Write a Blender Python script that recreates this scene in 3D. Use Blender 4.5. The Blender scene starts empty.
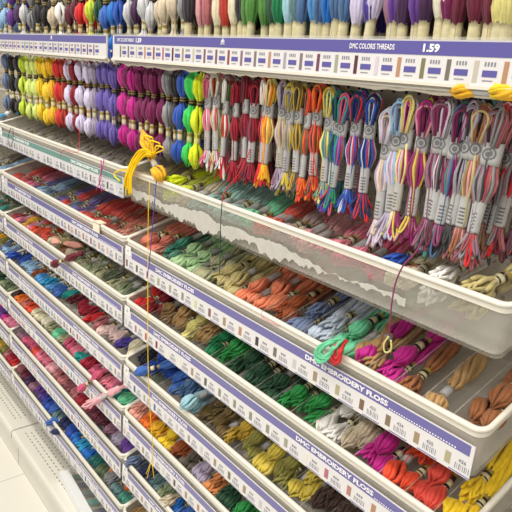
import bpy, math, random
from mathutils import Matrix, Vector
random.seed(11)
S, EYE = 0.6, 1.44          # metres per working unit; eye height
PI = math.pi
scene = bpy.context.scene
C = scene.collection
R3 = Matrix(((0.62881216, -0.27648161, 0.72674148),
             (0.77372408, 0.12979764, -0.62008356),
             (0.07711238, 0.95221347, 0.29553881)))
F = 594.05
def P(x, y, z): return Vector((x*S, y*S, EYE+z*S))
def at(px, py, Y):
    """working-unit point where the sight line of a photo pixel meets the upright plane at distance Y"""
    v = R3 @ Vector((px-256, 256-py, -F))
    return v*(Y/v.y)

# ------------------------------------------------------------------ materials
def dim(h, k=.8, g=.1):
    c = [int(h[i:i+2], 16) for i in (0, 2, 4)]; m = sum(c)/3
    return '%02x%02x%02x' % tuple(int(max(0, min(255, (x*(1-g)+m*g)*k))) for x in c)
def lin(h):
    c = [int(h[i:i+2], 16)/255 for i in (0, 2, 4)]
    return tuple(x/12.92 if x < .04045 else ((x+.055)/1.055)**2.4 for x in c)+(1,)
MATS = {}
def mat(name, hexa, rough=.5, alpha=1, noise=0, scale=60, spec=.5, coat=0, metal=0, sheen=0, bump=0, trans=0):
    if name in MATS: return MATS[name]
    m = bpy.data.materials.new(name); m.use_nodes = True
    nt = m.node_tree; b = nt.nodes['Principled BSDF']
    b.inputs['Base Color'].default_value = lin(hexa)
    b.inputs['Roughness'].default_value = rough
    b.inputs['Alpha'].default_value = alpha
    b.inputs['Specular IOR Level'].default_value = spec
    b.inputs['Coat Weight'].default_value = coat
    b.inputs['Metallic'].default_value = metal
    b.inputs['Sheen Weight'].default_value = sheen
    if noise or bump:
        tc = nt.nodes.new('ShaderNodeTexCoord'); n = nt.nodes.new('ShaderNodeTexNoise')
        n.inputs['Scale'].default_value = scale; n.inputs['Detail'].default_value = 3
        nt.links.new(tc.outputs['Object'], n.inputs['Vector'])
        if noise:
            hs = nt.nodes.new('ShaderNodeHueSaturation'); hs.inputs['Color'].default_value = lin(hexa)
            mr = nt.nodes.new('ShaderNodeMapRange')
            mr.inputs['From Min'].default_value = .3; mr.inputs['From Max'].default_value = .7
            mr.inputs['To Min'].default_value = 1-noise; mr.inputs['To Max'].default_value = 1+noise
            nt.links.new(n.outputs['Fac'], mr.inputs['Value']); nt.links.new(mr.outputs['Result'], hs.inputs['Value'])
            nt.links.new(hs.outputs['Color'], b.inputs['Base Color'])
        if bump:
            bp = nt.nodes.new('ShaderNodeBump'); bp.inputs['Strength'].default_value = bump
            bp.inputs['Distance'].default_value = .002
            nt.links.new(n.outputs['Fac'], bp.inputs['Height']); nt.links.new(bp.outputs['Normal'], b.inputs['Normal'])
    b.inputs['Coat Roughness'].default_value = .25; b.inputs['Coat IOR'].default_value = 1.65
    MATS[name] = m
    return m

HEX = {
 'red':'d8262a','crimson':'a81630','dark red':'8c1626','burgundy':'6a1428','brick red':'b8372a','coral red':'e04a3c','salmon':'d87a66',
 'salmon pink':'e8a392','coral orange':'e8835c','orange red':'f0502e','orange':'f47a22','orange tan':'d88a4e','golden yellow':'f0b61c',
 'yellow':'f6d022','neon yellow':'e4f21c','pale yellow':'e6dc8a','lime':'c8de3c','pale lime':'d6e67c','mustard':'c2a030','mustard yellow':'d6c048',
 'olive':'8a843c','olive brown':'6e5a2e','khaki':'c2b478','sage':'a8aa84','sage green':'8c9a76','dull green':'5a6a4c','dark green':'1e4a30',
 'emerald green':'0c7a48','kelly green':'2a9a48','pale green':'a6cc96','mint green':'6cd0a0','teal':'1c9c94','teal green':'3c8a76','pale teal':'9ac4be',
 'grey teal':'5c7c80','cyan blue':'2aa4d8','sky blue':'4a96d4','light blue':'94bce2','pale blue':'b4d2e6','royal blue':'2450b4','bright blue':'1f74d0',
 'blue':'3c6cc0','navy':'202c5c','navy black':'181c34','slate blue':'6a7a9c','light grey blue':'bcc8da','indigo':'4a3a9a','purple blue':'6a5aae',
 'purple':'6c3c9c','dark purple':'46264e','lavender':'d8cfec','lilac grey':'a89cb4','magenta':'c41c8c','dark magenta':'740f4e','plum':'8a2c5e','mauve':'94667c',
 'mauve grey':'8a7078','rose':'d4587c','rose pink':'e87c96','light pink':'f2b2bc','pale pink':'ecccc8','pink':'ee86a8','dusty rose':'b86a70','rose brown':'96545a',
 'maroon':'5e2030','brown':'9a6038','dark brown':'48322c','rust brown':'98481c','tan':'b8935e','tan brown':'96764c','taupe':'7c7062','grey brown':'625a50',
 'dark grey':'3e3c40','grey':'8e9094','light grey':'c8cace','black':'1c1a1c','white':'f2f0ec','cream':'e8dfc0','beige':'cdbfa4','pink grey':'a88c8c',
 'light cream':'efe8d2','pale lilac':'d8c4d8','neon green':'3cd45c','forest green':'4f8a3a','aqua':'9cc8d6','steel blue':'4a6e9c','deep teal':'1c6a60','pale rose':'dc9aa0','wine':'6c2038',
}
def thread(c): return mat('thread '+c, dim(HEX[c], .98, .05), .55, noise=.16, scale=90, spec=.25, sheen=.15, bump=.3)
CLEAR = mat('clear tray plastic', 'dedbd0', .16, alpha=.25)
MILKY = mat('milky tray plastic', 'dad6ca', .2, alpha=.42)
DIV = mat('clear divider plastic', 'c8c5ba', .2, alpha=.07, spec=.3)
DEDGE = mat('divider top edge', 'cfcbbf', .3, alpha=.16)
BOARDEDGE = mat('frosted rim plastic', 'e4dfd2', .28, alpha=.97, noise=.03, scale=8)
WHITE = mat('label paper white', 'e2e0e2', .35, coat=1)
PURPLE = mat('label band purple', '5a54a0', .35, coat=1)
GREEN = mat('label band green', '5f9488', .35, coat=1)
INK = mat('label ink', '85868f', .5)
BLUEINK = mat('sticker blue', '2246b8', .4)
TXT = mat('label lettering', 'f4f3f8', .4)
PAPER = mat('skein band cream paper', 'd8cfa6', .5, noise=.12, scale=150)
PALE = mat('skein band silver paper', 'b2b2b2', .38, noise=.08, scale=120)
BAR = mat('skein band print', '3a3a3c', .5)
BLACKB = mat('skein band black paper', '1e1c1c', .4, noise=.3, scale=200)
GOLD = mat('skein band gold print', '9a8440', .4)
TORN = mat('torn paper residue', 'cfccc4', .8, alpha=.8, noise=.06, scale=70, bump=.5)
METAL = mat('white enamelled steel', 'e2dfd4', .35, noise=.03, scale=5)
SLOT = mat('slot shadow steel', '8c887c', .7)
WIRE = mat('hook wire', 'cfcdc6', .3, metal=.6)
TIP = mat('hook tip plastic', 'e6e1d2', .4)

# ------------------------------------------------------------------ mesh builder (working units)
class MB:
    def __init__(s): s.v = []; s.f = []; s.m = []; s.mats = []
    def mi(s, m):
        if m not in s.mats: s.mats.append(m)
        return s.mats.index(m)
    def face(s, idx, m): s.f.append(tuple(idx)); s.m.append(s.mi(m))
    def quad(s, pts, m):
        n = len(s.v); s.v += [Vector(p) for p in pts]; s.face(range(n, n+len(pts)), m)
    def box(s, x0, x1, y0, y1, z0, z1, m):
        n = len(s.v)
        s.v += [Vector(p) for p in ((x0,y0,z0),(x1,y0,z0),(x1,y1,z0),(x0,y1,z0),(x0,y0,z1),(x1,y0,z1),(x1,y1,z1),(x0,y1,z1))]
        for q in ((0,3,2,1),(4,5,6,7),(0,1,5,4),(1,2,6,5),(2,3,7,6),(3,0,4,7)): s.face([n+i for i in q], m)
    def tube(s, pts, r, m, n=6, closed=False, flat=1.0):
        pts = [Vector(p) for p in pts]; L = len(pts)
        rr = r if isinstance(r, (list, tuple)) else [r]*L
        base = len(s.v); up = None
        for i, p in enumerate(pts):
            a = pts[(i-1) % L] if (closed or i > 0) else p
            b = pts[(i+1) % L] if (closed or i < L-1) else p
            t = (b-a); t = t.normalized() if t.length > 1e-9 else Vector((0,0,1))
            if up is None:
                up = Vector((0,0,1)) if abs(t.z) < .9 else Vector((1,0,0))
            side = t.cross(up)
            if side.length < 1e-6: side = t.cross(Vector((0,1,0)))
            side.normalize(); up = side.cross(t).normalized()
            for k in range(n):
                an = 2*PI*k/n
                s.v.append(p+side*(math.cos(an)*rr[i])+up*(math.sin(an)*rr[i]*flat))
        for i in range(L if closed else L-1):
            j = (i+1) % L
            for k in range(n):
                s.face((base+i*n+k, base+i*n+(k+1) % n, base+j*n+(k+1) % n, base+j*n+k), m)
        if not closed:
            s.face([base+k for k in range(n)][::-1], m); s.face([base+(L-1)*n+k for k in range(n)], m)
    def text(s, body, x, z, h, m, y, width=None, bold=.012):
        cu = bpy.data.curves.new('t', 'FONT'); cu.body = body; cu.size = h*1.35; cu.offset = bold*h*2; cu.align_x = 'LEFT'
        cu.resolution_u = 2
        ob = bpy.data.objects.new('t', cu); C.objects.link(ob); bpy.context.view_layer.update()
        me = bpy.data.meshes.new_from_object(ob.evaluated_get(bpy.context.evaluated_depsgraph_get()))
        xs = [v.co.x for v in me.vertices]; k = width/(max(xs)-min(xs)) if (width and xs) else 1
        n = len(s.v)
        for v in me.vertices: s.v.append(Vector((x+v.co.x*k, y, z+v.co.y)))
        for p in me.polygons: s.face([n+i for i in p.vertices], m)
        bpy.data.objects.remove(ob); bpy.data.curves.remove(cu); bpy.data.meshes.remove(me)
    def build(s, name, parent=None, smooth=True, loc=None, mesh_only=False):
        me = bpy.data.meshes.new(name)
        me.from_pydata([tuple(v*S) for v in s.v], [], s.f)
        for m in s.mats: me.materials.append(m)
        me.polygons.foreach_set('material_index', s.m)
        if smooth: me.polygons.foreach_set('use_smooth', [True]*len(s.f))
        me.update()
        if mesh_only: return me
        o = bpy.data.objects.new(name, me); C.objects.link(o)
        if parent: o.parent = parent
        if loc is not None: o.location = loc
        return o
def obj(name, me, parent=None):
    o = bpy.data.objects.new(name, me); C.objects.link(o)
    if parent: o.parent = parent
    return o
def tag(o, label, cat, group=None, kind=None):
    o['label'] = label; o['category'] = cat
    if group: o['group'] = group
    if kind: o['kind'] = kind
    return o
def struct(o): o['kind'] = 'structure'; return o
def nth(n):
    w = ['', 'first','second','third','fourth','fifth','sixth','seventh','eighth','ninth','tenth','eleventh','twelfth']
    if n < len(w): return w[n]
    return '%d%s' % (n, 'th' if 10 <= n % 100 <= 20 else {1:'st',2:'nd',3:'rd'}.get(n % 10, 'th'))

# ------------------------------------------------------------------ camera, lights, world
cam = bpy.data.cameras.new('camera'); cam.sensor_width = 36; cam.lens = F/512*36; cam.clip_start = .02
co = bpy.data.objects.new('camera', cam); C.objects.link(co)
co.matrix_world = Matrix.Translation(P(0,0,0)) @ R3.to_4x4()
scene.camera = co
def area(name, loc, sx, sy, e, col, rot=(0,0,0)):
    l = bpy.data.lights.new(name, 'AREA'); l.shape = 'RECTANGLE'; l.size = sx; l.size_y = sy; l.energy = e; l.color = col
    o = bpy.data.objects.new(name, l); C.objects.link(o); o.location = loc; o.rotation_euler = rot
area('ceiling_light', (-1.2, -.2, 3.1), 5, .4, 72, (1, .95, .87))
area('ceiling_light', (-1.2, -1.5, 3.0), 5, .4, 92, (1, .95, .87))
w = bpy.data.worlds.new('store'); scene.world = w; w.use_nodes = True
bg = w.node_tree.nodes['Background']; bg.inputs[0].default_value = (1, .96, .9, 1); bg.inputs[1].default_value = .35
scene.view_settings.view_transform = 'Standard'; scene.view_settings.look = 'None'
scene.view_settings.exposure = 0; scene.view_settings.gamma = 1
scene.cycles.transparent_max_bounces = 32

# ------------------------------------------------------------------ setting: floor, pegboard, base deck
ZF, ZD, YB = -2.4, -2.15, 1.372
def floor_mat():
    m = bpy.data.materials.new('floor tile'); m.use_nodes = True; nt = m.node_tree; b = nt.nodes['Principled BSDF']
    tc = nt.nodes.new('ShaderNodeTexCoord'); br = nt.nodes.new('ShaderNodeTexBrick'); mp = nt.nodes.new('ShaderNodeMapping')
    br.offset = 0; br.inputs['Scale'].default_value = 1; br.inputs['Brick Width'].default_value = .3048; br.inputs['Row Height'].default_value = .3048
    br.inputs['Mortar Size'].default_value = .0016; br.inputs['Color1'].default_value = lin('e2dfd6'); br.inputs['Color2'].default_value = lin('dedbd1')
    br.inputs['Mortar'].default_value = lin('b0aa9e')
    mp.inputs['Location'].default_value = (.03, .03, 0)
    nt.links.new(tc.outputs['Object'], mp.inputs['Vector']); nt.links.new(mp.outputs['Vector'], br.inputs['Vector'])
    nt.links.new(br.outputs['Color'], b.inputs['Base Color']); b.inputs['Roughness'].default_value = .3
    return m
mb = MB(); mb.box(-9, 4, -6, 1.6, ZF-.05, ZF, floor_mat()); struct(mb.build('floor', smooth=False)).location = P(0,0,0)
def peg_mat():
    m = bpy.data.materials.new('pegboard'); m.use_nodes = True; nt = m.node_tree; b = nt.nodes['Principled BSDF']
    tc = nt.nodes.new('ShaderNodeTexCoord'); vm = nt.nodes.new('ShaderNodeVectorMath'); vm.operation = 'MULTIPLY'; vm.inputs[1].default_value = (1/.0254,)*3
    fr = nt.nodes.new('ShaderNodeVectorMath'); fr.operation = 'FRACTION'
    sb = nt.nodes.new('ShaderNodeVectorMath'); sb.operation = 'SUBTRACT'; sb.inputs[1].default_value = (.5,.5,.5)
    sp = nt.nodes.new('ShaderNodeSeparateXYZ'); cb = nt.nodes.new('ShaderNodeCombineXYZ')
    ln = nt.nodes.new('ShaderNodeVectorMath'); ln.operation = 'LENGTH'
    ls = nt.nodes.new('ShaderNodeMath'); ls.operation = 'LESS_THAN'; ls.inputs[1].default_value = .14
    mx = nt.nodes.new('ShaderNodeMix'); mx.data_type = 'RGBA'; mx.inputs[6].default_value = lin('b4aa98'); mx.inputs[7].default_value = lin('1c1a18')
    L = nt.links.new
    L(tc.outputs['Object'], vm.inputs[0]); L(vm.outputs[0], fr.inputs[0]); L(fr.outputs[0], sb.inputs[0]); L(sb.outputs[0], sp.inputs[0])
    L(sp.outputs['X'], cb.inputs['X']); L(sp.outputs['Z'], cb.inputs['Z']); L(cb.outputs[0], ln.inputs[0]); L(ln.outputs['Value'], ls.inputs[0])
    L(ls.outputs[0], mx.inputs[0]); L(mx.outputs[2], b.inputs['Base Color']); b.inputs['Roughness'].default_value = .6
    return m
mb = MB(); mb.box(-8, 3, YB, YB+.04, ZF, 1.1, peg_mat()); struct(mb.build('wall_back', smooth=False)).location = P(0,0,0)

# base deck: two slotted steel deck panels that end to end make the bottom shelf
def deck(x0, x1, label):
    mb = MB()
    mb.box(x0, x1, .945, YB, ZD-.012, ZD, METAL)
    pts = [(.945, ZD), (.935, ZD-.004), (.93, ZD-.014), (.93, ZD-.05), (.936, ZD-.06), (.95, ZD-.062)]
    for a, b in zip(pts, pts[1:]): mb.quad([(x0,a[0],a[1]),(x0,b[0],b[1]),(x1,b[0],b[1]),(x1,a[0],a[1])], METAL)
    n = int((x1-x0-.12)/.034)
    for k in range(n):
        for r in range(4):
            x = x0+.06+k*.034+(r % 2)*.012; y = .99+r*.03
            mb.box(x, x+.016, y, y+.006, ZD, ZD+.0006, SLOT)
    o = mb.build('shelf_deck', smooth=False, loc=P(0,0,0)); tag(o, label, 'shelf')
    kb = MB(); kb.box(x0, x1, .965, .98, ZF, ZD-.012, METAL); kb.build('kick_plate', o, smooth=False)
deck(-5.6, -3.205, 'white slotted steel base shelf at far left, beyond the seam, above the floor tiles')
deck(-3.195, -.3, 'white slotted steel base shelf at bottom left, nearer one, holding a clear package')

# ------------------------------------------------------------------ price strips
def dmc_logo(mb, x, z, h, m, y):
    for dx, k in ((-.5, .55), (-.25, .8), (0, 1.15), (.25, .8), (.5, .55)):
        mb.box(x+dx*h-.08*h, x+dx*h+.08*h, y-.0004, y, z, z+h*.75*k, m)
    mb.text('DMC', x-h*.75, z-h*.55, h*.55, m, y-.0004, width=h*1.5)
SW1 = ['beige','tan','wine','rose','brick red','orange tan','beige','taupe','olive','orange tan','pale lilac','wine','sage','plum','mauve grey','lilac grey','orange tan','mauve grey','mauve','brick red','rose brown','rose brown']
def strip(x0, x1, price, label, words, clip=False):
    mb = MB(); z1, z0 = .083, .006
    mb.box(x0, x1, 1, 1.006, z0, z1, WHITE)
    mb.box(x0, x1, .998, 1.01, z1, z1+.005, CLEAR); mb.box(x0, x1, .994, 1.01, z0-.006, z0, BOARDEDGE)
    y = .9993
    mb.box(x0+.012, x1-.004, y, 1, z1-.028, z1-.003, PURPLE)
    p = .0568; n = int((x1-x0-.03)/p)
    for k in range(n):
        xa = x1-.02-(k+1)*p if x0 > -2.1 else x0+.02+k*p
        c = SW1[k % len(SW1)]
        mb.box(xa, xa+.009, y, 1, z0+.006, z0+.043, mat('swatch '+c, dim(HEX[c], .98, .45), .5))
        mb.box(xa+.018, xa+.046, y, 1, z0+.016, z0+.027, PURPLE)
        for q in range(4): mb.box(xa+.02+q*.006, xa+.023+q*.006, y, 1, z0+.034, z0+.041, INK)
        mb.box(xa+.02, xa+.04, y, 1, z0+.009, z0+.0105, INK)
    for (t, x, wd) in words: mb.text(t, x, z1-.02, .011, TXT, y-.0006, width=wd)
    for x in price: mb.text('1.59', x, z1-.0215, .014, TXT, y-.0006, width=.037, bold=.03)
    o = mb.build('price_strip', smooth=False, loc=P(0,0,0)); tag(o, label, 'price strip')
    for x in ([-1.38] if x0 > -2.1 else [-2.6]):
        g = MB(); dmc_logo(g, x, z1-.014, .012, TXT, y-.0006); g.build('logo', o, smooth=False)
    if clip:
        g = MB(); g.quad([(x0-.028,.9985,.012),(x0-.008,.9985,.004),(x0-.02,.9985,.03),(x0-.006,.9985,.038),(x0-.03,.9985,.038)], BLUEINK)
        g.build('blue_sticker', o, smooth=False)
    if x0 > -2.1:
        g = MB(); rn = random.Random(2); g.tube([(x, 1.026+rn.uniform(-.003,.003), -.008+rn.uniform(-.003,.003)) for x in [x0+.04+k*.03 for k in range(60)]], [rn.uniform(.004,.0085) for k in range(60)], TIP, 8); g.build('bead_rail', o)
    # wire rail the strip clips onto, seen just under it
    g = MB()
    for yy, zz in ((1.012, -.004), (1.02, .03)): g.tube([(x0, yy, zz), (x1, yy, zz)], .005, WIRE, 6)
    g.build('wire_rail', o)
strip(-2.035, -.2, (-.735, -1.87), 'purple and white price strip reading 1.59, the nearer and longer one on the right',
      [('DMC COLORIS THREADS', -.92, .12), ('DMC COLORIS THREADS', -2.0, .12)], True)
strip(-4.6, -2.085, (), 'purple and white price strip of many small cells, the farther one on the left', [])

# ------------------------------------------------------------------ trays
TW, TD, TH = 1.437, .368, .111
TILT = math.atan(.30)
RIMZ = [-.368, -.628, -.866, -1.120, -1.35, -1.58, -1.837]
COLX = {'far left': -4.808, 'left': -3.363, 'right': -1.918}
NC = 19; PC = .0753
def rrect(x0, x1, y0, y1, r, n=5):
    out = []
    for cx, cy, a0 in ((x1-r, y0+r, -PI/2), (x1-r, y1-r, 0), (x0+r, y1-r, PI/2), (x0+r, y0+r, PI)):
        for k in range(n+1):
            a = a0+PI/2*k/n; out.append((cx+r*math.cos(a), cy+r*math.sin(a)))
    return out
def slope(mb):
    for v in mb.v: v.z += .30*v.y
    return mb
def tray_body(CLEAR, w=TW, h=TH):
    mb = MB(); rings = []
    specs = [(0, 0), (.006, -h), (.012, -h-.0), (.010, -h+.005), (.0045, 0)]
    loops = [rrect(i, w-i, i, TD-i, .022-(.004 if i > .004 else 0)) for i, z in specs]
    n = len(loops[0]); base = 0
    for (i, z), lp in zip(specs, loops): mb.v += [Vector((x, y, z)) for x, y in lp]
    for a, b in ((0, 1), (3, 4)):
        for k in range(n): mb.face((a*n+k, a*n+(k+1) % n, b*n+(k+1) % n, b*n+k)[::-1 if a == 0 else 1], CLEAR)
    mb.face([n+k for k in range(n)][::-1], CLEAR); mb.face([3*n+k for k in range(n)], CLEAR)
    return slope(mb).build('tray_body', mesh_only=True)
def tray_rim(w=TW):
    mb = MB(); lp = rrect(0, w, 0, TD, .024)
    mb.tube([(x, y, .001) for x, y in lp], .0065, BOARDEDGE, 8, closed=True, flat=.8)
    for i_, (oa, ob) in enumerate(((0, 0),)):
        n = len(lp); b = len(mb.v); q = rrect(-.003, w+.003, -.003, TD+.003, .026)
        mb.v += [Vector((x, y, .001)) for x, y in q]+[Vector((x, y, -.014)) for x, y in q]
        for k in range(n): mb.face((b+k, b+(k+1) % n, b+n+(k+1) % n, b+n+k)[::-1], BOARDEDGE)
    return slope(mb).build('rim', mesh_only=True)
def divider():
    mb = MB(); mb.box(-.0009, .0009, .006, TD-.006, -TH+.006, -.012, DIV); mb.box(-.0014, .0014, .006, TD-.006, -.0125, -.0112, DEDGE)
    return slope(mb).build('divider', mesh_only=True, smooth=False)
BODY, BODYC, RIM, DIVM = tray_body(MILKY), tray_body(CLEAR), tray_rim(), divider()
SX = {'right': 1.016}
def label_strip(cols, band, nums):
    mb = MB(); y0, y1 = -.0055, -.003; zt, zb = -.033, -.109
    mb.box(.004, TW-.008, y0, y1, zb, zt, WHITE)
    f = y0-.0005
    mb.box(.055, TW-.016, f, y0, zt-.026, zt-.002, band)
    mb.box(.010, .048, f-.001, y0, -.052, -.018, mat('small white tag', 'eeeeee', .5)); mb.text('A', .024, -.041, .012, INK, f-.0015)
    for x, wd in ((.225, .235), (.96, .26)): mb.text('DMC EMBROIDERY FLOSS', x, zt-.0195, .0125, TXT, f-.0006, width=wd, bold=.03)
    for k in range(26): mb.box(1.225+k*.0065, 1.2285+k*.0065, f-.0004, f, zt-.0235, zt-.021, TXT)
    for k in range(NC):
        x = .012+k*.0755; c = cols[k]
        mb.box(x, x+.013, f, y0, zb+.011, zb+.037, mat('swatch '+c, dim(HEX[c], .98, .45), .5))
        if k in nums: mb.text(nums[k], x+.030, zb+.027, .0085, INK, f)
        else:
            for q in range(3): mb.box(x+.030+q*.0065, x+.0345+q*.0065, f, y0, zb+.028, zb+.034, INK)
        for q, wq in enumerate((.0016,.0008,.002,.0008,.0012,.0018,.0008,.0014)):
            mb.box(x+.024+q*.0042, x+.024+q*.0042+wq, f, y0, zb+.010, zb+.023, INK)
        mb.box(x+.012, x+.06, f, y0, zb+.002, zb+.004, PURPLE)
    return mb
TRAYM = {}
def make_tray(col, row, cols, band=None, nums={}, torn=False):
    x0 = COLX[col]; t = bpy.data.objects.new('display_tray', None); C.objects.link(t)
    t.location = P(x0, 1, RIMZ[row-1]); t.scale = (SX.get(col, 1), 1, 1)
    TRAYM[(col, row)] = (x0, RIMZ[row-1])
    extra = 'with torn label paper' if torn else ('with a green label strip' if band == GREEN else 'with purple label')
    tag(t, 'clear plastic floss tray %s, %s row down, %s column' % (extra, nth(row), col), 'tray', 'floss display trays')
    if col == 'right' and row == 1: pass
    obj('tray_body', BODYC if torn else BODY, t); obj('rim', RIM, t)
    for k in range(1, NC): obj('divider', DIVM, t).location = Vector(((TW-NC*PC)/2+k*PC, 0, 0))*S
    if torn:
        r = MB()
        for a, b, zc, hh in ((.03, 1.22, -.072, .016),):
            n = 150; top = []; bot = []; h1 = h2 = 0
            for k in range(n+1):
                x = a+(b-a)*k/n; h1 = .7*h1+random.uniform(-.0035, .0035); h2 = .7*h2+random.uniform(-.009, .009)
                g = max(.3, .35+.75*math.sin(x*2.2+.4)**2+.35*math.sin(x*17)+.2*math.sin(x*41))
                top.append((x, zc+hh*g+h1)); bot.append((x, zc-hh*g*.9+min(h2, hh*g)-.004*math.sin(x*4)))
            for k in range(n):
                (xa, za), (xb, zb_) = top[k], top[k+1]; (_, zc1), (_, zd1) = bot[k], bot[k+1]
                r.quad([(xa,-.0022,zc1),(xb,-.0022,zd1),(xb,-.0022,zb_),(xa,-.0022,za)], TORN)
        r.build('torn_label', t, smooth=False)
    else:
        label_strip(cols, band or PURPLE, nums).build('label_strip', t, smooth=False)
    return t

# contents of each bin from left to right: (colour, count, fill height 0..1)
def seq(s):
    out = []
    for part in s.split(','):
        p = part.strip().split('*'); name = p[0].strip(); n = int(p[1]) if len(p) > 1 else 1
        out += [name]*n
    return out
TR = {
 ('right',1): ('khaki,taupe,pale yellow,neon yellow,beige,pale teal*2,pale teal,mint green,coral red,pink grey,pale rose,rose pink,rose,rose,cream,light grey blue,white,khaki', 2, .62),
 ('right',2): ('salmon*2,teal green,pale green*2,sage,khaki,khaki,coral orange*2,rust brown,slate blue,light grey blue,mint green,tan,magenta,brown,tan,brown', 3, .85),
 ('right',3): ('red,dark red,tan brown,tan,pale yellow,tan,emerald green,kelly green,dark green*2,dark green,kelly green,kelly green,white,beige,magenta,orange red,coral red,yellow', 3, .95),
 ('right',4): ('navy black,royal blue*2,blue,steel blue,aqua,olive brown*2,mustard,olive,mustard yellow,olive,mustard yellow,dark brown*3,dark grey*3', 3, 1.1),
 ('right',5): ('salmon pink,orange,golden yellow,yellow,rust brown,grey brown,lilac grey,orange tan,dark green,kelly green,dark green,tan*8', 3, 1.1),
 ('right',6): ('slate blue,navy,grey teal,sage green,bright blue,blue,navy*13', 3, .7),
 ('right',7): ('tan,beige,tan brown*17', 2, .7),
 ('left',1): ('taupe,grey brown,taupe*3,grey brown*2,taupe*2,grey brown,taupe*2,grey brown,taupe*3,grey brown*2,taupe', 2, .2),
 ('left',2): ('red*2,crimson,rose,indigo,light blue,steel blue,dull green,purple blue,red,slate blue,purple blue,coral red,red,coral red,brick red,salmon,salmon pink,salmon', 2, .45),
 ('left',3): ('crimson,pink,golden yellow,pink,orange red*2,coral red,cream,khaki,brown,beige,dull green,sage,sage green,sage,dull green,sage,sage green,dull green', 2, .85),
 ('left',4): ('royal blue*2,light blue,light blue,rust brown,sky blue,cyan blue,sky blue,blue,teal,burgundy,crimson,crimson,red,dusty rose,pale pink,pale pink,indigo,cream', 2, 1.15),
 ('left',5): ('dark brown,orange,salmon,orange red,cream*2,light cream,sage,mint green,sage,rose,rose pink,teal,crimson,rose,dusty rose,rose pink,teal,mint green', 2, 1.32),
 ('left',6): ('mauve grey,mauve,rose,rose,coral red,rose pink,rose pink,light pink,dusty rose*2,rose brown,dusty rose,crimson,crimson,wine,maroon,mauve,lilac grey,purple', 2, 1.32),
 ('left',7): ('rose brown,wine,dark purple,mauve,purple,indigo,royal blue,blue,grey teal,navy,royal blue,bright blue,cyan blue,bright blue,deep teal,dull green,grey,grey teal,teal green', 2, 1.32),
 ('far left',1): ('taupe*19', 1, .3), ('far left',2): ('taupe*16,light blue,slate blue,aqua', 2, .6), ('far left',3): ('teal*15,dull green,teal,dull green,teal', 2, .7),
 ('far left',4): ('khaki*14,golden yellow,olive,slate blue,light blue,slate blue', 2, 1.15), ('far left',5): ('dull green*14,dull green,dark green,sage green,dull green,sage green', 2, 1.15),
 ('far left',6): ('magenta*15,purple,magenta,pink,pink', 2, 1.32), ('far left',7): ('olive*14,mustard,olive,dusty rose,crimson,red', 2, 1.32),
}
for (col, row), (s, cnt, fill) in TR.items():
    cols = seq(s); assert len(cols) == NC, (col, row, len(cols))
    nums = {15: '433', 16: '434', 17: '435', 18: '436'} if (col, row) == ('right', 2) else {}
    lc = [random.choice([c, c, 'sage', 'tan', 'light grey', 'grey']) for c in cols]
    if (col, row) == ('right', 2): lc = seq('rose brown,dull green,rose,sage,sage,sage green,pale lime,rose brown,tan,orange tan,dark grey,taupe,light grey,tan,khaki,brown,tan brown,tan,khaki')
    if (col, row) == ('right', 3): lc = seq('light grey,rose,coral red,crimson,light cream,light cream,tan,dull green,sage green,sage green,sage green,sage green,sage,light cream,rose,salmon,orange tan,red,tan')
    make_tray(col, row, lc, band=GREEN if (col, row) == ('left', 1) else None, nums=nums, torn=(col, row) == ('right', 1))

# ------------------------------------------------------------------ tray skeins
def interp(tab, s):
    for (a, ra), (b, rb) in zip(tab, tab[1:]):
        if s <= b:
            u = (s-a)/(b-a); u = u*u*(3-2*u); return ra+(rb-ra)*u
    return tab[-1][1]
def bundle(tab, L, n, rs, m, axis='y', sides=5, twist=1.2, jit=.15, steps=15, seed=0, cross=None, flat=.85, colours=None, s0=0, s1=1):
    rnd = random.Random(seed); mb = MB()
    for j in range(n):
        a0 = 2*PI*j/n+rnd.uniform(-.2, .2); pts = []; ra = []; jr = 1+rnd.uniform(-jit, jit); tw = twist*rnd.uniform(.7, 1.3); e = rnd.uniform(-.012, .012)
        for k in range(steps+1):
            s = s0+(s1-s0)*k/steps; R = interp(tab, s)
            a = a0+tw*s*2; u = R*jr*math.cos(a); v = R*jr*math.sin(a)*flat
            d = s*L+(e*L*3 if k in (0, steps) else 0)
            pts.append((u, d, v) if axis == 'y' else (u, v, -d)); ra.append(max(.0012, min(rs, R*.62)*(1 if 0 < k < steps else .6)))
        mb.tube(pts, ra, colours[j % len(colours)] if colours else m, sides)
    return mb
def band_mesh(name, ya, yb, r, main, second, axis='y', flat=.85, bars=0, disc=False):
    mb = MB(); n = 12; ring = []
    K = 4 if not bars else bars*2
    for k in range(K+1):
        d = ya+(yb-ya)*k/K
        for q in range(n):
            a = 2*PI*q/n; u, v = r*math.cos(a), r*math.sin(a)*flat
            mb.v.append(Vector((u, d, v) if axis == 'y' else (u, v, -d)))
    for k in range(K):
        for q in range(n):
            m = second if (bars and k % 2 == 1 and 0 < k < K-1 and (bars < 6 or q in (8, 9) and k > K*.3)) else main
            mb.face((k*n+q, k*n+(q+1) % n, (k+1)*n+(q+1) % n, (k+1)*n+q), m)
    for k in (0, K): mb.face([k*n+q for q in range(n)], main)
    if disc:      # round printed mark on the front of the band
        c = (ya+yb)/2; rr = abs(yb-ya)*.27
        for (q0, q1) in ((.72, 1), (.0, .45)):
            for k in range(16):
                a, b = 2*PI*k/16, 2*PI*(k+1)/16
                f = lambda rad, an: Vector((rad*rr*math.cos(an), -r*flat*math.sqrt(max(.05, 1-(rad*rr*math.cos(an)/r)**2))-.0006, -c+rad*rr*math.sin(an)))
                mb.quad([f(q0, a), f(q1, a), f(q1, b), f(q0, b)] if q0 else [f(0, a), f(q1, a), f(q1, b)], second)
    return mb.build(name, mesh_only=True)
PROTO = thread('red')
SL = .26
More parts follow.
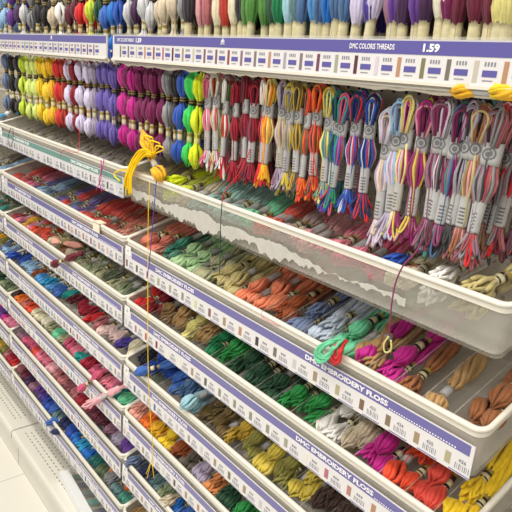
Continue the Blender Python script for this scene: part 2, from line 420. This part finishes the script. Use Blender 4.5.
TABS = [
 ([(0,.004),(.02,.010),(.09,.0185),(.17,.016),(.23,.006),(.45,.006),(.52,.014),(.72,.016),(.8,.0065),(.9,.0065),(.95,.015),(1,.004)], .23, .44),
 ([(0,.004),(.02,.012),(.10,.021),(.19,.018),(.27,.0062),(.42,.0062),(.5,.013),(.8,.015),(1,.005)], .27, .41),
 ([(0,.003),(.02,.008),(.06,.013),(.12,.012),(.17,.006),(.5,.006),(.6,.012),(.9,.013),(1,.004)], .16, .48),
 ([(0,.004),(.02,.012),(.07,.0175),(.13,.0185),(.20,.006),(.33,.006),(.4,.013),(.7,.015),(1,.005)], .2, .33),
]
SK = []
for i, (tab, b0, b1) in enumerate(TABS):
    for v in range(2):
        me = bundle(tab, SL, 10, .0068, PROTO, twist=1.6+v, seed=i*7+v, jit=.14+.1*v).build('floss_skein', mesh_only=True)
        bm = band_mesh('label_band', b0*SL, (b0+(b1-b0)*(1 if v else .55))*SL, .0112, PAPER if v == 0 else PALE, BLACKB if v == 0 else BAR, bars=0 if v else 2)
        dk = band_mesh('barcode_band', (b1-.08)*SL, (b1+.10)*SL, .0108, BLACKB, GOLD, bars=2)
        SK.append((me, bm, dk))
# messy looped front end for the fluffed-up skeins
def messy(seed):
    rnd = random.Random(seed); mb = bundle(TABS[1][0], SL, 8, .006, PROTO, seed=seed, steps=12, s0=.1)
    for k in range(13):
        a = rnd.uniform(0, 2*PI); r = rnd.uniform(.008, .021); d = rnd.uniform(-.004, .012); pts = []
        for q in range(9):
            u = q/8; w_ = r*math.sin(u*PI); an = a+1.1*(u-.5)*2
            pts.append((w_*math.cos(an)*1.05, d+.052*abs(u-.5)*2+.002, w_*math.sin(an)*.85+.002))
        mb.tube(pts, .0037, PROTO, 5)
    return mb.build('floss_skein', mesh_only=True)
for i in range(2): SK.append((messy(40+i), SK[2][1], SK[2][2]))
cands = []
Rt = Matrix.Rotation(TILT, 3, 'X')
for (col, row), (s, cnt, fill) in TR.items():
    cols = seq(s); x0, zr = TRAYM[(col, row)]
    for k, c in enumerate(cols):
        xc = (TW-NC*PC)/2+(k+.5)*PC
        low = c in ('taupe', 'grey brown')
        n = cnt
        if (col, row) == ('right', 2) and k == 17: n = 1
        if (col, row) == ('right', 2) and k == 16: n = 1
        for q in range(n):
            if col == 'far left' and k < 13: continue
            if q < 2: lx = xc+(-.0185 if q % 2 == 0 else .0185)*random.uniform(.85, 1.05); lz = -.082+.055*fill+random.uniform(-.006, .006)
            else: lx = xc+random.uniform(-.008, .008); lz = -.06+.055*fill
            ly = .018+random.uniform(0, .05)+(.03 if q >= 2 else 0)
            var = random.choice([0,1,2,3,6,7,8,9]) if not low else random.choice([4,5])
            if c in ('royal blue','orange','golden yellow','dark brown','slate blue','emerald green','kelly green') and q != 2: var = random.choice([8,9,2])
            if row == 1 or row >= 5: ly *= .4
            lx *= SX.get(col, 1); wloc = Vector((lx+x0, ly+1, lz+zr+.30*ly))
            pr = wloc.length
            # pixel of the front end, to know what shows
            v = R3.transposed() @ wloc; px, py = 256-F*v.x/v.z, 256+F*v.y/v.z
            if px < -25 or px > 560 or py > 545: continue
            cands.append((pr, col, row, k, q, c, var, wloc, random.uniform(-.10, .10), random.uniform(-.05, .04)))
cands.sort(key=lambda t: t[0])
NIND = 190
SIDE = ['left-hand', 'right-hand', 'upper']
def place_skein(me_t, c, M, label, group, cat='floss skein', name='floss_skein', bands=True):
    o = bpy.data.objects.new(name, me_t[0]); C.objects.link(o)
    o.material_slots[0].link = 'OBJECT'; o.material_slots[0].material = thread(c)
    o.matrix_world = M; tag(o, label, cat, group)
    if bands:
        for b, nm in ((me_t[1], 'label_band'), (me_t[2], 'barcode_band')):
            ch = bpy.data.objects.new(nm, b); C.objects.link(ch); ch.parent = o
    return o
rest = MB()
lowtab = {}
for i, (pr, col, row, k, q, c, var, wl, yaw, pit) in enumerate(cands):
    Rm = Matrix.Rotation(yaw, 3, 'Z') @ Matrix.Rotation(TILT+pit, 3, 'X')
    if i < NIND:
        M = Matrix.Translation(P(*wl)) @ Rm.to_4x4()
        if col == 'right' and row == 1 and k in (16, 17, 18): continue
        place_skein(SK[var], c, M, '%s skein, %s in %s bin of the %s tray, %s row down' % (c, SIDE[q], nth(k+1), col, nth(row)), 'floss skeins lying in the tray bins')
    else:
        for me, m in ((SK[var][0], thread(c)), (SK[var][1], None), (SK[var][2], None)):
            b = len(rest.v); rest.v += [Rm @ (v.co/S) + wl for v in me.vertices]
            for p in me.polygons: rest.face([b+ii for ii in p.vertices], m or me.materials[p.material_index])

# ------------------------------------------------------------------ hanging skeins
HB1 = band_mesh('logo_band', .062, .101, .0138, PALE, mat('logo print grey', '6c6c70', .5), axis='z', flat=.7, disc=True)
HB2 = band_mesh('barcode_band', .163, .222, .0112, PALE, mat('logo print grey', '6c6c70', .5), axis='z', flat=.75, bars=9)
HS1 = band_mesh('label_band', .072, .096, .0105, BLACKB, GOLD, axis='z', flat=.9, bars=3)
HS2 = band_mesh('barcode_band', .172, .212, .0100, PAPER, GOLD, axis='z', flat=.9, bars=2)
HT2 = band_mesh('barcode_band', .172, .228, .0125, PAPER, GOLD, axis='z', flat=.9)
def arch(mb, rnd, cs, n, w0, r, zt, zb, ys=.006):
    for j in range(n):
        w_ = w0*rnd.uniform(.35, 1.1); y = rnd.uniform(-ys, ys); pts = []; dz = rnd.uniform(-.004, .014)
        for q in range(13):
            u = q/12; a = PI*u
            x = -math.cos(a)*w_
            z = -zt-dz-.0 if False else 0
            h = math.sin(a)
            pts.append((x*(.35+.65*min(1, h*1.6)), y, -(zb-(zb-zt-dz)*min(1, h**.6))))
        mb.tube(pts, r, cs[j % len(cs)], 5)
def make_varieg(cs, seed, L=.285, shift=0):
    rnd = random.Random(seed); m = [thread(c) for c in cs]; mb = MB()
    arch(mb, rnd, m, 17, .021, .0026, .004, .070, .013)
    tab = [(0,.009),(.1,.0095),(.32,.0175),(.42,.0165),(.58,.0075),(1,.0075)]
    for j in range(24):
        a0 = 2*PI*j/24; jr = rnd.uniform(.72, 1.15); tw = rnd.uniform(.4, .9); pts = []
        for k in range(11):
            s = k/10; R = interp(tab, s)*jr; a = a0+tw*s
            pts.append((R*math.cos(a), R*math.sin(a)*.75, -(.088+s*.135)))
        mb.tube(pts, .0028, m[j % len(m)], 5)
    for j in range(19):
        a = 2*PI*j/19+rnd.uniform(-.2, .2); l = rnd.uniform(.035, .072)*(L/.285); R = rnd.uniform(.014, .03); w_ = rnd.uniform(.25, .5); pts = []
        for k in range(13):
            u = k/12; t = math.sin(PI*u); an = a+w_*(u-.5)*2; rr = .006+(R-.006)*t
            pts.append((rr*math.cos(an), rr*math.sin(an)*.7, -(.218+l*min(1, t**.75))))
        mb.tube(pts, .0023, m[(j*2) % len(m)] if j % 3 else m[0], 5)
    return mb.build('floss_skein', mesh_only=True)
def make_solid(seed, fat=1):
    tab = [(0,.006),(.03,.014*fat),(.10,.019*fat),(.2,.016),(.25,.006),(.345,.006),(.42,.016*fat),(.52,.019*fat),(.57,.012),(.61,.006),(.76,.006),(.82,.016*fat),(.9,.019*fat),(.97,.011),(1,.004)]
    return bundle(tab, .285, 10, .0078, PROTO, axis='z', twist=.8, seed=seed, steps=22, flat=.9).build('floss_skein', mesh_only=True)
def make_long(seed):     # tightly packed skein: smooth body, long paper band, small tail
    tab = [(0,.006),(.04,.014),(.15,.017),(.5,.0165),(.62,.0072),(.8,.0072),(.88,.015),(.96,.013),(1,.004)]
    return bundle(tab, .285, 11, .0062, PROTO, axis='z', twist=.5, seed=seed, steps=16, flat=.9).build('floss_skein', mesh_only=True)
SOL = [(make_solid(3), HS1, HS2), (make_solid(4, 1.12), HS1, HS2), (make_solid(5, .9), HS1, HS2)]
LNG = [(make_long(8), HS1, HT2), (make_long(9), HS1, HT2)]
HOOKM = None
def hook(x, z, label, group):
    global HOOKM
    if HOOKM is None:
        a = MB(); a.tube([(0, YB, .0), (0, 1.06, .0), (0, 1.035, .003), (0, 1.022, .012)], .0035, WIRE, 6)
        b = MB(); b.tube([(0, 1.04, .001), (0, 1.03, .005), (0, 1.018, .014)], [.0095, .0115, .008], TIP, 8)
        HOOKM = (a.build('peg_hook', mesh_only=True), b.build('hook_tip', mesh_only=True))
    o = obj('peg_hook', HOOKM[0]); o.location = P(x, 0, z); obj('hook_tip', HOOKM[1], o); tag(o, label, 'hook', group)
def add_rest(me_t, c, M3, loc):
    for me, m in ((me_t[0], thread(c)), (me_t[1], None), (me_t[2], None)):
        b = len(rest.v); rest.v += [M3 @ (v.co/S) + loc for v in me.vertices]
        for p in me.polygons: rest.face([b+ii for ii in p.vertices], m or me.materials[p.material_index])
def hang(me_t, c, x, y, z, label, group, tilt=(0, 0), rz=0, colours=None, sc=1):
    M = Matrix.Translation(P(x, y, z)) @ Matrix.Rotation(tilt[0], 4, 'Y') @ Matrix.Rotation(tilt[1], 4, 'X') @ Matrix.Rotation(rz, 4, 'Z') @ Matrix.Scale(sc, 4)
    if not colours and y > 1.1:
        add_rest(me_t, c, M.to_3x3(), Vector((x, y, z))); return
    if colours:
        o = bpy.data.objects.new('variegated_skein', me_t[0]); C.objects.link(o); o.matrix_world = M; tag(o, label, 'variegated skein', group)
        for b, nm in ((me_t[1], 'logo_band'), (me_t[2], 'barcode_band')):
            ch = bpy.data.objects.new(nm, b); C.objects.link(ch); ch.parent = o
        return o
    return place_skein(me_t, c, M, label, group)

ZH = -.013
front = [ # photo x, colour, how many deep, fat variant
 (9,'slate blue',2),(15,'black',1),(21,'dark grey',1),(27,'lime',3),(32,'pale lime',3),(37,'pale lime',3),(43,'yellow',3),(49,'yellow',3),(55,'golden yellow',3),
 (61,'red',3),(66,'brick red',3),(71,'lavender',1),(77,'dark red',3),(84,'lavender',3),(90,'lavender',3),(96,'lilac grey',3),(104,'purple blue',3),(110,'purple blue',3),
 (116,'purple blue',3),(125,'magenta',3),(131,'dark magenta',3),(138,'magenta',3),(145,'dark magenta',3),(152,'dark magenta',3),(158,'dark magenta',3),(166,'dark magenta',3),
 (172,'grey',3),(177,'dark grey',3),(187,'royal blue',2),(195,'neon green',2),(203,'neon yellow',2)]
cnt = 0; lastx = -9
RANK = ['front', 'second', 'third', 'rear']
for i, (px, c, deep) in enumerate(front):
    X = at(px, 92, 1.07)
    if X.x-lastx > .05:
        hook(X.x, ZH+.006, 'white tipped peg hook under the left price strip, %s from the left' % nth(i+1), 'lower peg hooks'); lastx = X.x
    for d in range(deep):
        y = 1.06+d*.075+random.uniform(-.006, .006)
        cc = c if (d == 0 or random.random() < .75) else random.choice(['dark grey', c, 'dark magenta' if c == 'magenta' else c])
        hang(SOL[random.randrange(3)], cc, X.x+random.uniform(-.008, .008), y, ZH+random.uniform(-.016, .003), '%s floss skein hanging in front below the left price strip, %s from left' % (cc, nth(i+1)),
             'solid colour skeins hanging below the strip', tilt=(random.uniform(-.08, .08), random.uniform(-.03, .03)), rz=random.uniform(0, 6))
var = [
 (211,'rose,pink,light grey,rose,white'),(219,'khaki,brick red,light grey,beige,rose'),(230,'red,forest green,white,light grey,crimson'),(239,'crimson,dark red,crimson'),(249,'crimson,wine,dark red'),(258,'crimson,dark red,wine'),
 (268,'red,orange,crimson,white'),(274,'golden yellow,pale yellow,orange,pale yellow'),(286,'lilac grey,khaki,mauve,beige'),(296,'mustard yellow,olive,lilac grey'),(303,'olive brown,mustard,dark grey'),
 (314,'orange red,dark green,brick red,dull green,orange'),(321,'red,dark green,orange'),(334,'pale yellow,teal green,blue,sage green,mustard yellow'),(344,'deep teal,navy,kelly green'),(352,'royal blue,red,teal,purple,rose'),
 (362,'royal blue,red,navy,light grey blue,red'),(375,'navy,royal blue,red,light grey blue'),(397,'pale lilac,pale pink,light grey blue,beige,lilac grey'),(405,'light blue,lilac grey,pale lilac'),
 (417,'plum,pale yellow,magenta,pale lilac,mustard yellow'),(434,'plum,mustard yellow,pale rose,plum,magenta'),(447,'mauve,plum,grey'),(456,'dark grey,pale lilac,wine,grey'),(470,'plum,teal green,mauve,steel blue,dark magenta'),
 (481,'dark grey,grey,black,lilac grey'),(492,'rose brown,tan brown,pale rose,brown,khaki'),(504,'dark grey,mauve,grey'),(512,'rose brown,dusty rose,grey,wine,red')]
low = {375: .0, 397: -.026, 352: -.008, 362: -.008, 405: -.01, 314: -.004, 334: -.004, 504: -.008}
for i, (px, cs) in enumerate(var):
    cs = cs.split(','); X = at(px, 100, 1.06)
    zt = ZH+low.get(px, 0)
    if X.x-lastx > .026:
        hook(X.x, ZH+.006, 'white tipped peg hook holding the %s variegated skein from the left' % nth(i+1), 'lower peg hooks'); lastx = X.x
    for d in range(1 if px in (375, 362, 397, 405) else 2 if 300 < px < 440 else 3):
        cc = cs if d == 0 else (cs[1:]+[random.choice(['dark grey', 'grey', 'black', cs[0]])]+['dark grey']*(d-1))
        me = make_varieg(cc, 100+i*4+d)
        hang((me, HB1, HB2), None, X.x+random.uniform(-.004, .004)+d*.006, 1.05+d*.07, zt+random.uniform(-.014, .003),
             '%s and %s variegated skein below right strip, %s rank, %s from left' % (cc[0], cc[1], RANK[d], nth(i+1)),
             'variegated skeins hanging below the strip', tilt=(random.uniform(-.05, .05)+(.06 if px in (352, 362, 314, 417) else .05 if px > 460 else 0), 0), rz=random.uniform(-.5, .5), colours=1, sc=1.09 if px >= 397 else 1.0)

# row above the strips
upper = [(4,'light blue','s'),(9,'light blue','s'),(15,'purple','s'),(20,'dark purple','s'),(27,'light grey','s'),(34,'grey','s'),(41,'dark grey','s'),(48,'black','s'),(56,'beige','s'),(62,'white','s'),
 (71,'maroon','s'),(78,'maroon','s'),(84,'red','s'),(90,'orange red','s'),(95,'lime','S'),(102,'dark green','s'),(108,'blue','S'),(116,'bright blue','S'),(122,'royal blue','s'),(132,'light grey','s'),
 (138,'dark purple','s'),(147,'light grey','s'),(154,'light grey','s'),(163,'beige','S'),(170,'beige','s'),(177,'beige','s'),(185,'grey','s'),(192,'dark grey','l'),(204,'pale rose','l'),(212,'dusty rose','l'),(222,'cream','l'),(229,'brick red','l'),(236,'cream','l'),
 (243,'dark grey','l'),(252,'forest green','l'),(259,'forest green','l'),(267,'forest green','l'),(275,'dark green','l'),(284,'emerald green','l'),(293,'aqua','l'),(299,'grey teal','l'),(307,'steel blue','l'),(318,'sky blue','l'),(326,'steel blue','l'),
 (334,'bright blue','l'),(343,'steel blue','l'),(352,'steel blue','l'),(363,'lavender','l'),(370,'indigo','l'),(380,'lavender','l'),(390,'mauve','l'),(400,'purple','l'),(407,'dark purple','l'),(416,'purple','l'),(427,'dark purple','l'),
 (443,'light cream','l'),(450,'dark magenta','l'),(459,'wine','l'),(478,'wine','l'),(492,'wine','l'),(502,'pale yellow','l'),(511,'pale yellow','l')]
lastx = -9
for i, (px, c, st) in enumerate(upper):
    X = at(px, 18, 1.07); z = .292 if st != 'l' else .292
    z = z+(.014 if st == 'l' else .035)*(random.random()-.2)
    if X.x-lastx > .05:
        hook(X.x, z, 'peg hook at the top edge above the price strips, %s from the left' % nth(i+1), 'upper peg hooks'); lastx = X.x
    for d in range(2 if px > 430 else 3):
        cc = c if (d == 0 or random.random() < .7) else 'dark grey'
        pool = LNG if st == 'l' else ([SOL[1]] if st == 'S' else SOL)
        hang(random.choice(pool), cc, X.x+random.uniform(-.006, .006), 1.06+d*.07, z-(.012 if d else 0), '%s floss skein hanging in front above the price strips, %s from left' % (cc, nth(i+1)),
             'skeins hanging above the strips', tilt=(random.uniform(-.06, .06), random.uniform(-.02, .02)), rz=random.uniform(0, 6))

o = rest.build('floss_skeins', loc=P(0,0,0)); tag(o, 'multicoloured floss skeins farther off, in lower left trays and behind the front hanging ones', 'floss skeins', None, 'stuff')

# ------------------------------------------------------------------ loose odd things
def free_skein(pa, pb, c, label, var=2, scale=1.0, bands=True, name='floss_skein', roll=0):
    """skein whose front end lies at pa and points back towards pb"""
    pa, pb = Vector(pa), Vector(pb); d = (pb-pa).normalized()
    q = Vector((0, 1, 0)).rotation_difference(d)
    M = Matrix.Translation(P(*pa)) @ q.to_matrix().to_4x4() @ Matrix.Rotation(roll, 4, 'Y') @ Matrix.Scale(scale, 4)
    return place_skein(SK[var], c, M, label, None, bands=bands)
def intray(col, row, lx, ly, lz): return Vector((lx+COLX[col], ly+1, lz+.30*ly+RIMZ[row-1]))
# right tray, row one: white, blue, khaki skeins poking up
free_skein(intray('right',1,1.155,.02,-.02), intray('right',1,1.20,.25,-.03), 'royal blue', 'royal blue knotted skein end beside the hanging purple thread in the top right tray', 8, .85)
free_skein(intray('right',1,1.19,.03,-.05), intray('right',1,1.20,.25,-.05), 'salmon', 'salmon skein behind the clear front under the royal blue skein', 0)
free_skein(intray('right',1,1.275,.02,-.022), intray('right',1,1.30,.25,-.03), 'white', 'white fluffy skein with pale wrapper near right end of the top right tray', 9, 1.05)
free_skein(intray('right',1,1.265,.02,-.062), intray('right',1,1.26,.25,-.07), 'white', 'white skein pressed against the clear tray front below the fluffy one', 9, 1.1)
free_skein(intray('right',1,1.352,.015,-.018), intray('right',1,1.40,.25,-.03), 'khaki', 'upper khaki yellow skein bulging over the rim at the right edge', 9, 1.15)
free_skein(intray('right',1,1.355,.015,-.06), intray('right',1,1.36,.25,-.06), 'khaki', 'lower khaki yellow skein behind the clear front at the right edge', 8, 1.15)
free_skein(intray('right',1,.235,.012,-.012), intray('right',1,.26,.25,-.04), 'neon yellow', 'neon yellow tangled skein end rising above the rim of the top right tray', 8, 1.05)
free_skein(intray('right',1,.25,.012,-.055), intray('right',1,.26,.25,-.06), 'pale yellow', 'pale yellow skein behind the clear tray front under the neon one', 1, 1.05)
# overhanging skeins
free_skein(at(52,265,.955), at(100,246,1.06), 'burgundy', 'burgundy skein sticking out over the front of the third left tray', 0, .85)
free_skein(intray('left',3,.66,.02,.012), intray('left',3,.9,.1,.012), 'salmon pink', 'dusty skein lying across the rim behind the burgundy overhanging one', 2, .8)
free_skein(at(78,391,.955), at(112,364,1.06), 'rose', 'rose pink skein hanging over the rim of the fifth left tray', 0, .8)
free_skein(at(84,407,.945), at(124,386,1.05), 'light pink', 'light pink tousled skein hanging over the rim of the fifth left tray', 9, .9)
free_skein(at(92,403,.94), at(132,382,1.05), 'light pink', 'light pink skein with a cream band drooping beside the tousled one', 1, .8)
free_skein(at(46,424,.97), at(75,415,1.1), 'blue', 'blue skein spilling over the rim of the lowest left tray', 9, 1.0)
free_skein(at(51,432,.965), at(80,432,1.08), 'navy', 'navy skein end with a tan band poking out past the lowest left tray rim', 2, .7)
free_skein(intray('left',4,.02,-.01,.012), intray('left',4,.09,.2,-.01), 'royal blue', 'deep blue skein draped on the far left corner of the fourth left tray', 8, 1.1)
free_skein(at(135,373,.965), at(182,360,1.1), 'blue', 'blue skein with cream band lying over the corner of the fourth right tray', 0, .85)
free_skein(at(181,407,.98), at(215,388,1.1), 'aqua', 'pale aqua skein tip resting on the rim of the fourth right tray', 3, .95)
free_skein(intray('right',2,1.11,.04,-.02), intray('right',2,1.12,.25,.0), 'magenta', 'magenta skein with white wrapper lying on top of the second right tray', 1, .95)
free_skein(intray('right',2,.06,.03,-.012), intray('right',2,.14,.25,-.0), 'salmon', 'dusty salmon skein on top at the left corner of the second right tray', 0, 1.0)
free_skein(intray('left',7,1.22,.05,-.012), intray('left',7,1.14,.2,.01), 'orange tan', 'orange tan skein lying slantwise across the lowest left tray', 0, .9)
free_skein(intray('left',7,1.36,.06,-.012), intray('left',7,1.27,.2,.01), 'orange', 'small orange skein end near the right corner of the lowest left tray', 3, .8)
free_skein(intray('right',6,.045,-.015,.008), intray('right',6,.10,.2,-.02), 'slate blue', 'grey blue loose skein on the corner of the sixth right tray', 9, 1.0)
free_skein(intray('right',6,.33,-.01,.008), intray('right',6,.36,.2,-.02), 'beige', 'beige frayed skein tip on the rim of the sixth right tray', 8, .9)
def loops(name, base, n, jit, r, c, label):
    rn = random.Random(3); ps = []
    for j in range(n):
        k = rn.uniform(.45, 1.1); cx = sum(p[0] for p in base)/len(base); cy = sum(p[1] for p in base)/len(base)
        ps.append([at(cx+(p[0]-cx)*k+rn.uniform(-jit, jit), cy+(p[1]-cy)*k+rn.uniform(-jit, jit), p[2]+rn.uniform(-.004, .004)) for p in base])
    loose(name, ps, r, c, label, 'floss skein')
# yellow skeins lying lengthwise under the price strip at right
for (a, b, c, t) in ((451, 512, 'golden yellow', 'left one'), (488, 540, 'yellow', 'right one')):
    A, B = at(a, 88, 1.0), at(b, 92, 1.0)
    free_skein(A+Vector((0, .006, -.004)), B+Vector((0, .006, -.004)), c, 'golden yellow skein laid sideways under the price strip at far right, %s' % t, 1, .72)
# price or index tags clipped on trays
mb = MB(); mb.box(0, .055, -.012, -.008, -.03, .008, mat('cream tag', 'efe6cc', .5)); mb.box(0, .055, -.012, .02, .006, .010, MATS['cream tag'])
o = mb.build('paper_tag', smooth=False); o.location = P(*intray('left',2,1.185,0,0)); tag(o, 'cream folded paper tag clipped over the rim of the second left tray', 'tag')
mb = MB(); mb.box(0, .04, -.0095, -.0065, -.075, -.02, WHITE)
o = mb.build('paper_tag', smooth=False); o.location = P(*intray('left',2,.07,0,0)); tag(o, 'small white paper tag on the front left corner of the second left tray', 'tag')

def loose(name, paths, r, c, label, cat='thread'):
    mb = MB()
    for pts in paths: mb.tube(smooth_path(pts), r, thread(c) if c in HEX else MATS[c], 5)
    o = mb.build(name, loc=P(0,0,0)); tag(o, label, cat); return o
def smooth_path(pts, k=5):
    pts = [Vector(p) for p in pts]
    if len(pts) < 3: return pts
    out = []
    for i in range(len(pts)-1):
        p0 = pts[max(i-1, 0)]; p1 = pts[i]; p2 = pts[i+1]; p3 = pts[min(i+2, len(pts)-1)]
        for q in range(k):
            t = q/k
            out.append(.5*((2*p1)+(p2-p0)*t+(2*p0-5*p1+4*p2-p3)*t*t+(3*p1-p0-3*p2+p3)*t**3))
    out.append(pts[-1]); return out
A = at
# yellow tassel draped over the rim between the two top trays
rnd = random.Random(5); paths = []
for j in range(16):
    j1, j2 = rnd.uniform(-3, 3), rnd.uniform(-4, 4); e = rnd.uniform(-10, 4); yy = rnd.uniform(-.012, .008)
    paths.append([A(151+j1*.4, 155+j2*.5, 1.0+yy), A(143+j1, 153+j2, .99+yy), A(135+j1, 162+j2, .985+yy), A(129+j1, 176+j2*.6, .98+yy), A(128+j1*1.3, 192+e, .982+yy)])
for a, b, c_ in ((147,136,6), (152,141,8), (158,146,5)):
    paths.append([A(148,156,1.0), A(a-3,b+6,.995), A(a-2,b,.99), A(a+4,b+1,.99), A(a+c_,b+4,.995), A(153,154,1.0)])
paths.append([A(126,170,.985), A(118,171,.99), A(114,175,.985), A(120,181,.98)])
MATS['thread vivid'] = mat('thread vivid', 'fdd41a', .55, noise=.1, scale=90, spec=.2)
loose('yellow_tassel', paths, .0026, 'thread vivid', 'bright yellow unravelled skein draped over the rim where the top trays meet', 'floss skein')
free_skein(A(161,181,.99), A(148,146,1.02), 'golden yellow', 'small yellow and cream banded skein standing slanted beside the yellow tassel', 3, .95)
loose('loose_thread', [[A(150,180,.985), A(148.3,215,.97), A(147.8,300,.95), A(148,360,.935), A(150,410,.92), A(153,450,.91), A(150,466,.91), A(147,478,.91)],
                       [A(152,462,.91), A(154,478,.91)], [A(151,462,.91), A(146,474,.908)]], .0014, 'thread vivid', 'long yellow thread hanging down past the corners of the right trays')
loose('loose_thread', [[A(161,150,1.03), A(157,175,.99), A(153.5,215,.96), A(150,255,.95), A(147,278,.95)]], .0016, 'indigo', 'thin blue thread hanging from the upper skeins beside the yellow one')
loose('loose_thread', [[A(250,150,1.03), A(240,172,1.0), A(226,190,.985), A(222,202,.992)]], .0016, 'red', 'thin red thread trailing from the crimson skeins to the tray rim')
loose('loose_thread', [[A(222,202,.993), A(221.5,210,.978), A(220.5,230,.97), A(219.5,275,.965)]], .0015, 'dark green', 'thin dark thread hanging down in front of the torn label tray')
loose('loose_thread', [[A(423,238,1.03), A(416,252,1.0), A(403,266,.98), A(395,285,.972), A(391,310,.967), A(389,336,.965)]], .0018, 'plum', 'plum thread hanging over the rim towards the brown skeins')
loose('loose_thread', [[A(389,336,.965), A(384,344,.965), A(385,352,.966), A(391,350,.967), A(391,340,.965)]], .002, 'pale yellow', 'pale yellow loop at the lower end of the plum thread')
loose('loose_thread', [[A(79,128,1.02), A(79,150,.99), A(72,152,.985), A(63,150,.985), A(60,158,.98)]], .0012, 'red', 'thin pinkish red thread over the green label near its middle')
loose('loose_thread', [[A(104,158,.993), A(102,170,.98), A(99,180,.98), A(102,192,.98)], [A(101,160,.98), A(101,178,.975), A(96,190,.975)]], .0018, 'magenta', 'knotted magenta thread hanging across the green label strip')
loose('loose_thread', [[A(11,128,.993), A(8,138,.98), A(10,147,.98), A(13,140,.98), A(13,128,.985)]], .0015, 'black', 'black thread looped over the left end of the green label tray')
loose('loose_thread', [[A(313,150,1.03), A(322,210,1.04), A(328,222,1.06)]], .0012, 'red', 'fine red thread behind the orange variegated skeins')
loose('loose_thread', [[A(286,327,1.0), A(270,322,.99), A(262,317,.99), A(262,311,1.0)]], .0018, 'pale rose', 'pink thread lying along the rim in front of the coral skeins')

loops('floss_skein', [(343,338,1.01),(331,341,.988),(319,347,.98),(314,355,.976),(319,362,.974),(327,358,.974),(334,350,.978),(340,344,.99),(344,339,1.01)], 14, 1.2, .0032, 'mint green', 'mint green looped skein end flopped over the label of the second right tray')
loops('floss_skein', [(345,341,1.01),(334,347,.985),(330,355,.98),(333,363,.978),(339,361,.978),(341,351,.98),(346,342,1.01)], 11, 1.0, .0032, 'red', 'red skein end hanging beside the mint green one over the label')
# things at the far left end
def marker(a, b, r, cbody, label):
    mb = MB(); a, b = Vector(a), Vector(b); mb.tube([a, a.lerp(b, .05), a.lerp(b, .7), b], [r*.7, r, r, r*.8], mat(cbody[0], cbody[1], .4), 10)
    o = mb.build('marker_pen', loc=P(0,0,0)); tag(o, label, 'pen')
    mb = MB(); mb.tube([b, b+(b-a).normalized()*.03], [r*1.1, r], mat('marker cap white', 'e8e8e6', .4), 10); mb.build('cap', o)
marker(A(-4,119,1.12), A(7,114,1.12), .013, ('cyan plastic', '22a0d8'), 'cyan marker pen lying at the left edge behind the top trays')
marker(A(17,113,1.16), A(24,110,1.16), .011, ('cyan plastic', '22a0d8'), 'smaller cyan pen piece beside white packet left of the lime skeins')
mb = MB(); p = A(18,102,1.2)
mb.box(p.x-.05, p.x+.03, 1.17, 1.22, p.z-.05, p.z+.035, mat('white packet', 'e8e6e2', .5, noise=.05, scale=20)); o = mb.build('paper_packet', smooth=False, loc=P(0,0,0)); tag(o, 'white paper packet behind the black hanging skeins at left', 'packet')

# clear package lying on the base deck
pk = bpy.data.objects.new('floss_package', None); C.objects.link(pk); pk.location = P(-2.62, 1.0, ZD+.001); pk.rotation_euler = (0, 0, -.08)
tag(pk, 'clear plastic package with white spine and teal threads lying on the base shelf', 'package')
mb = MB(); mb.box(0, .5, 0, .17, 0, .04, CLEAR); mb.build('clear_case', pk, smooth=False)
mb = MB(); mb.box(-.012, .51, -.002, .045, .002, .046, mat('package spine', 'eceeee', .3)); mb.build('spine', pk, smooth=False)
for k, c in enumerate(['deep teal', 'navy', 'grey teal', 'teal', 'navy', 'aqua']):
    mb = MB(); mb.tube([(.03+k*.075, .055, .02), (.05+k*.075, .09, .022), (.06+k*.075, .155, .02)], [.012, .017, .01], thread(c), 8); mb.build('thread_bundle', pk)
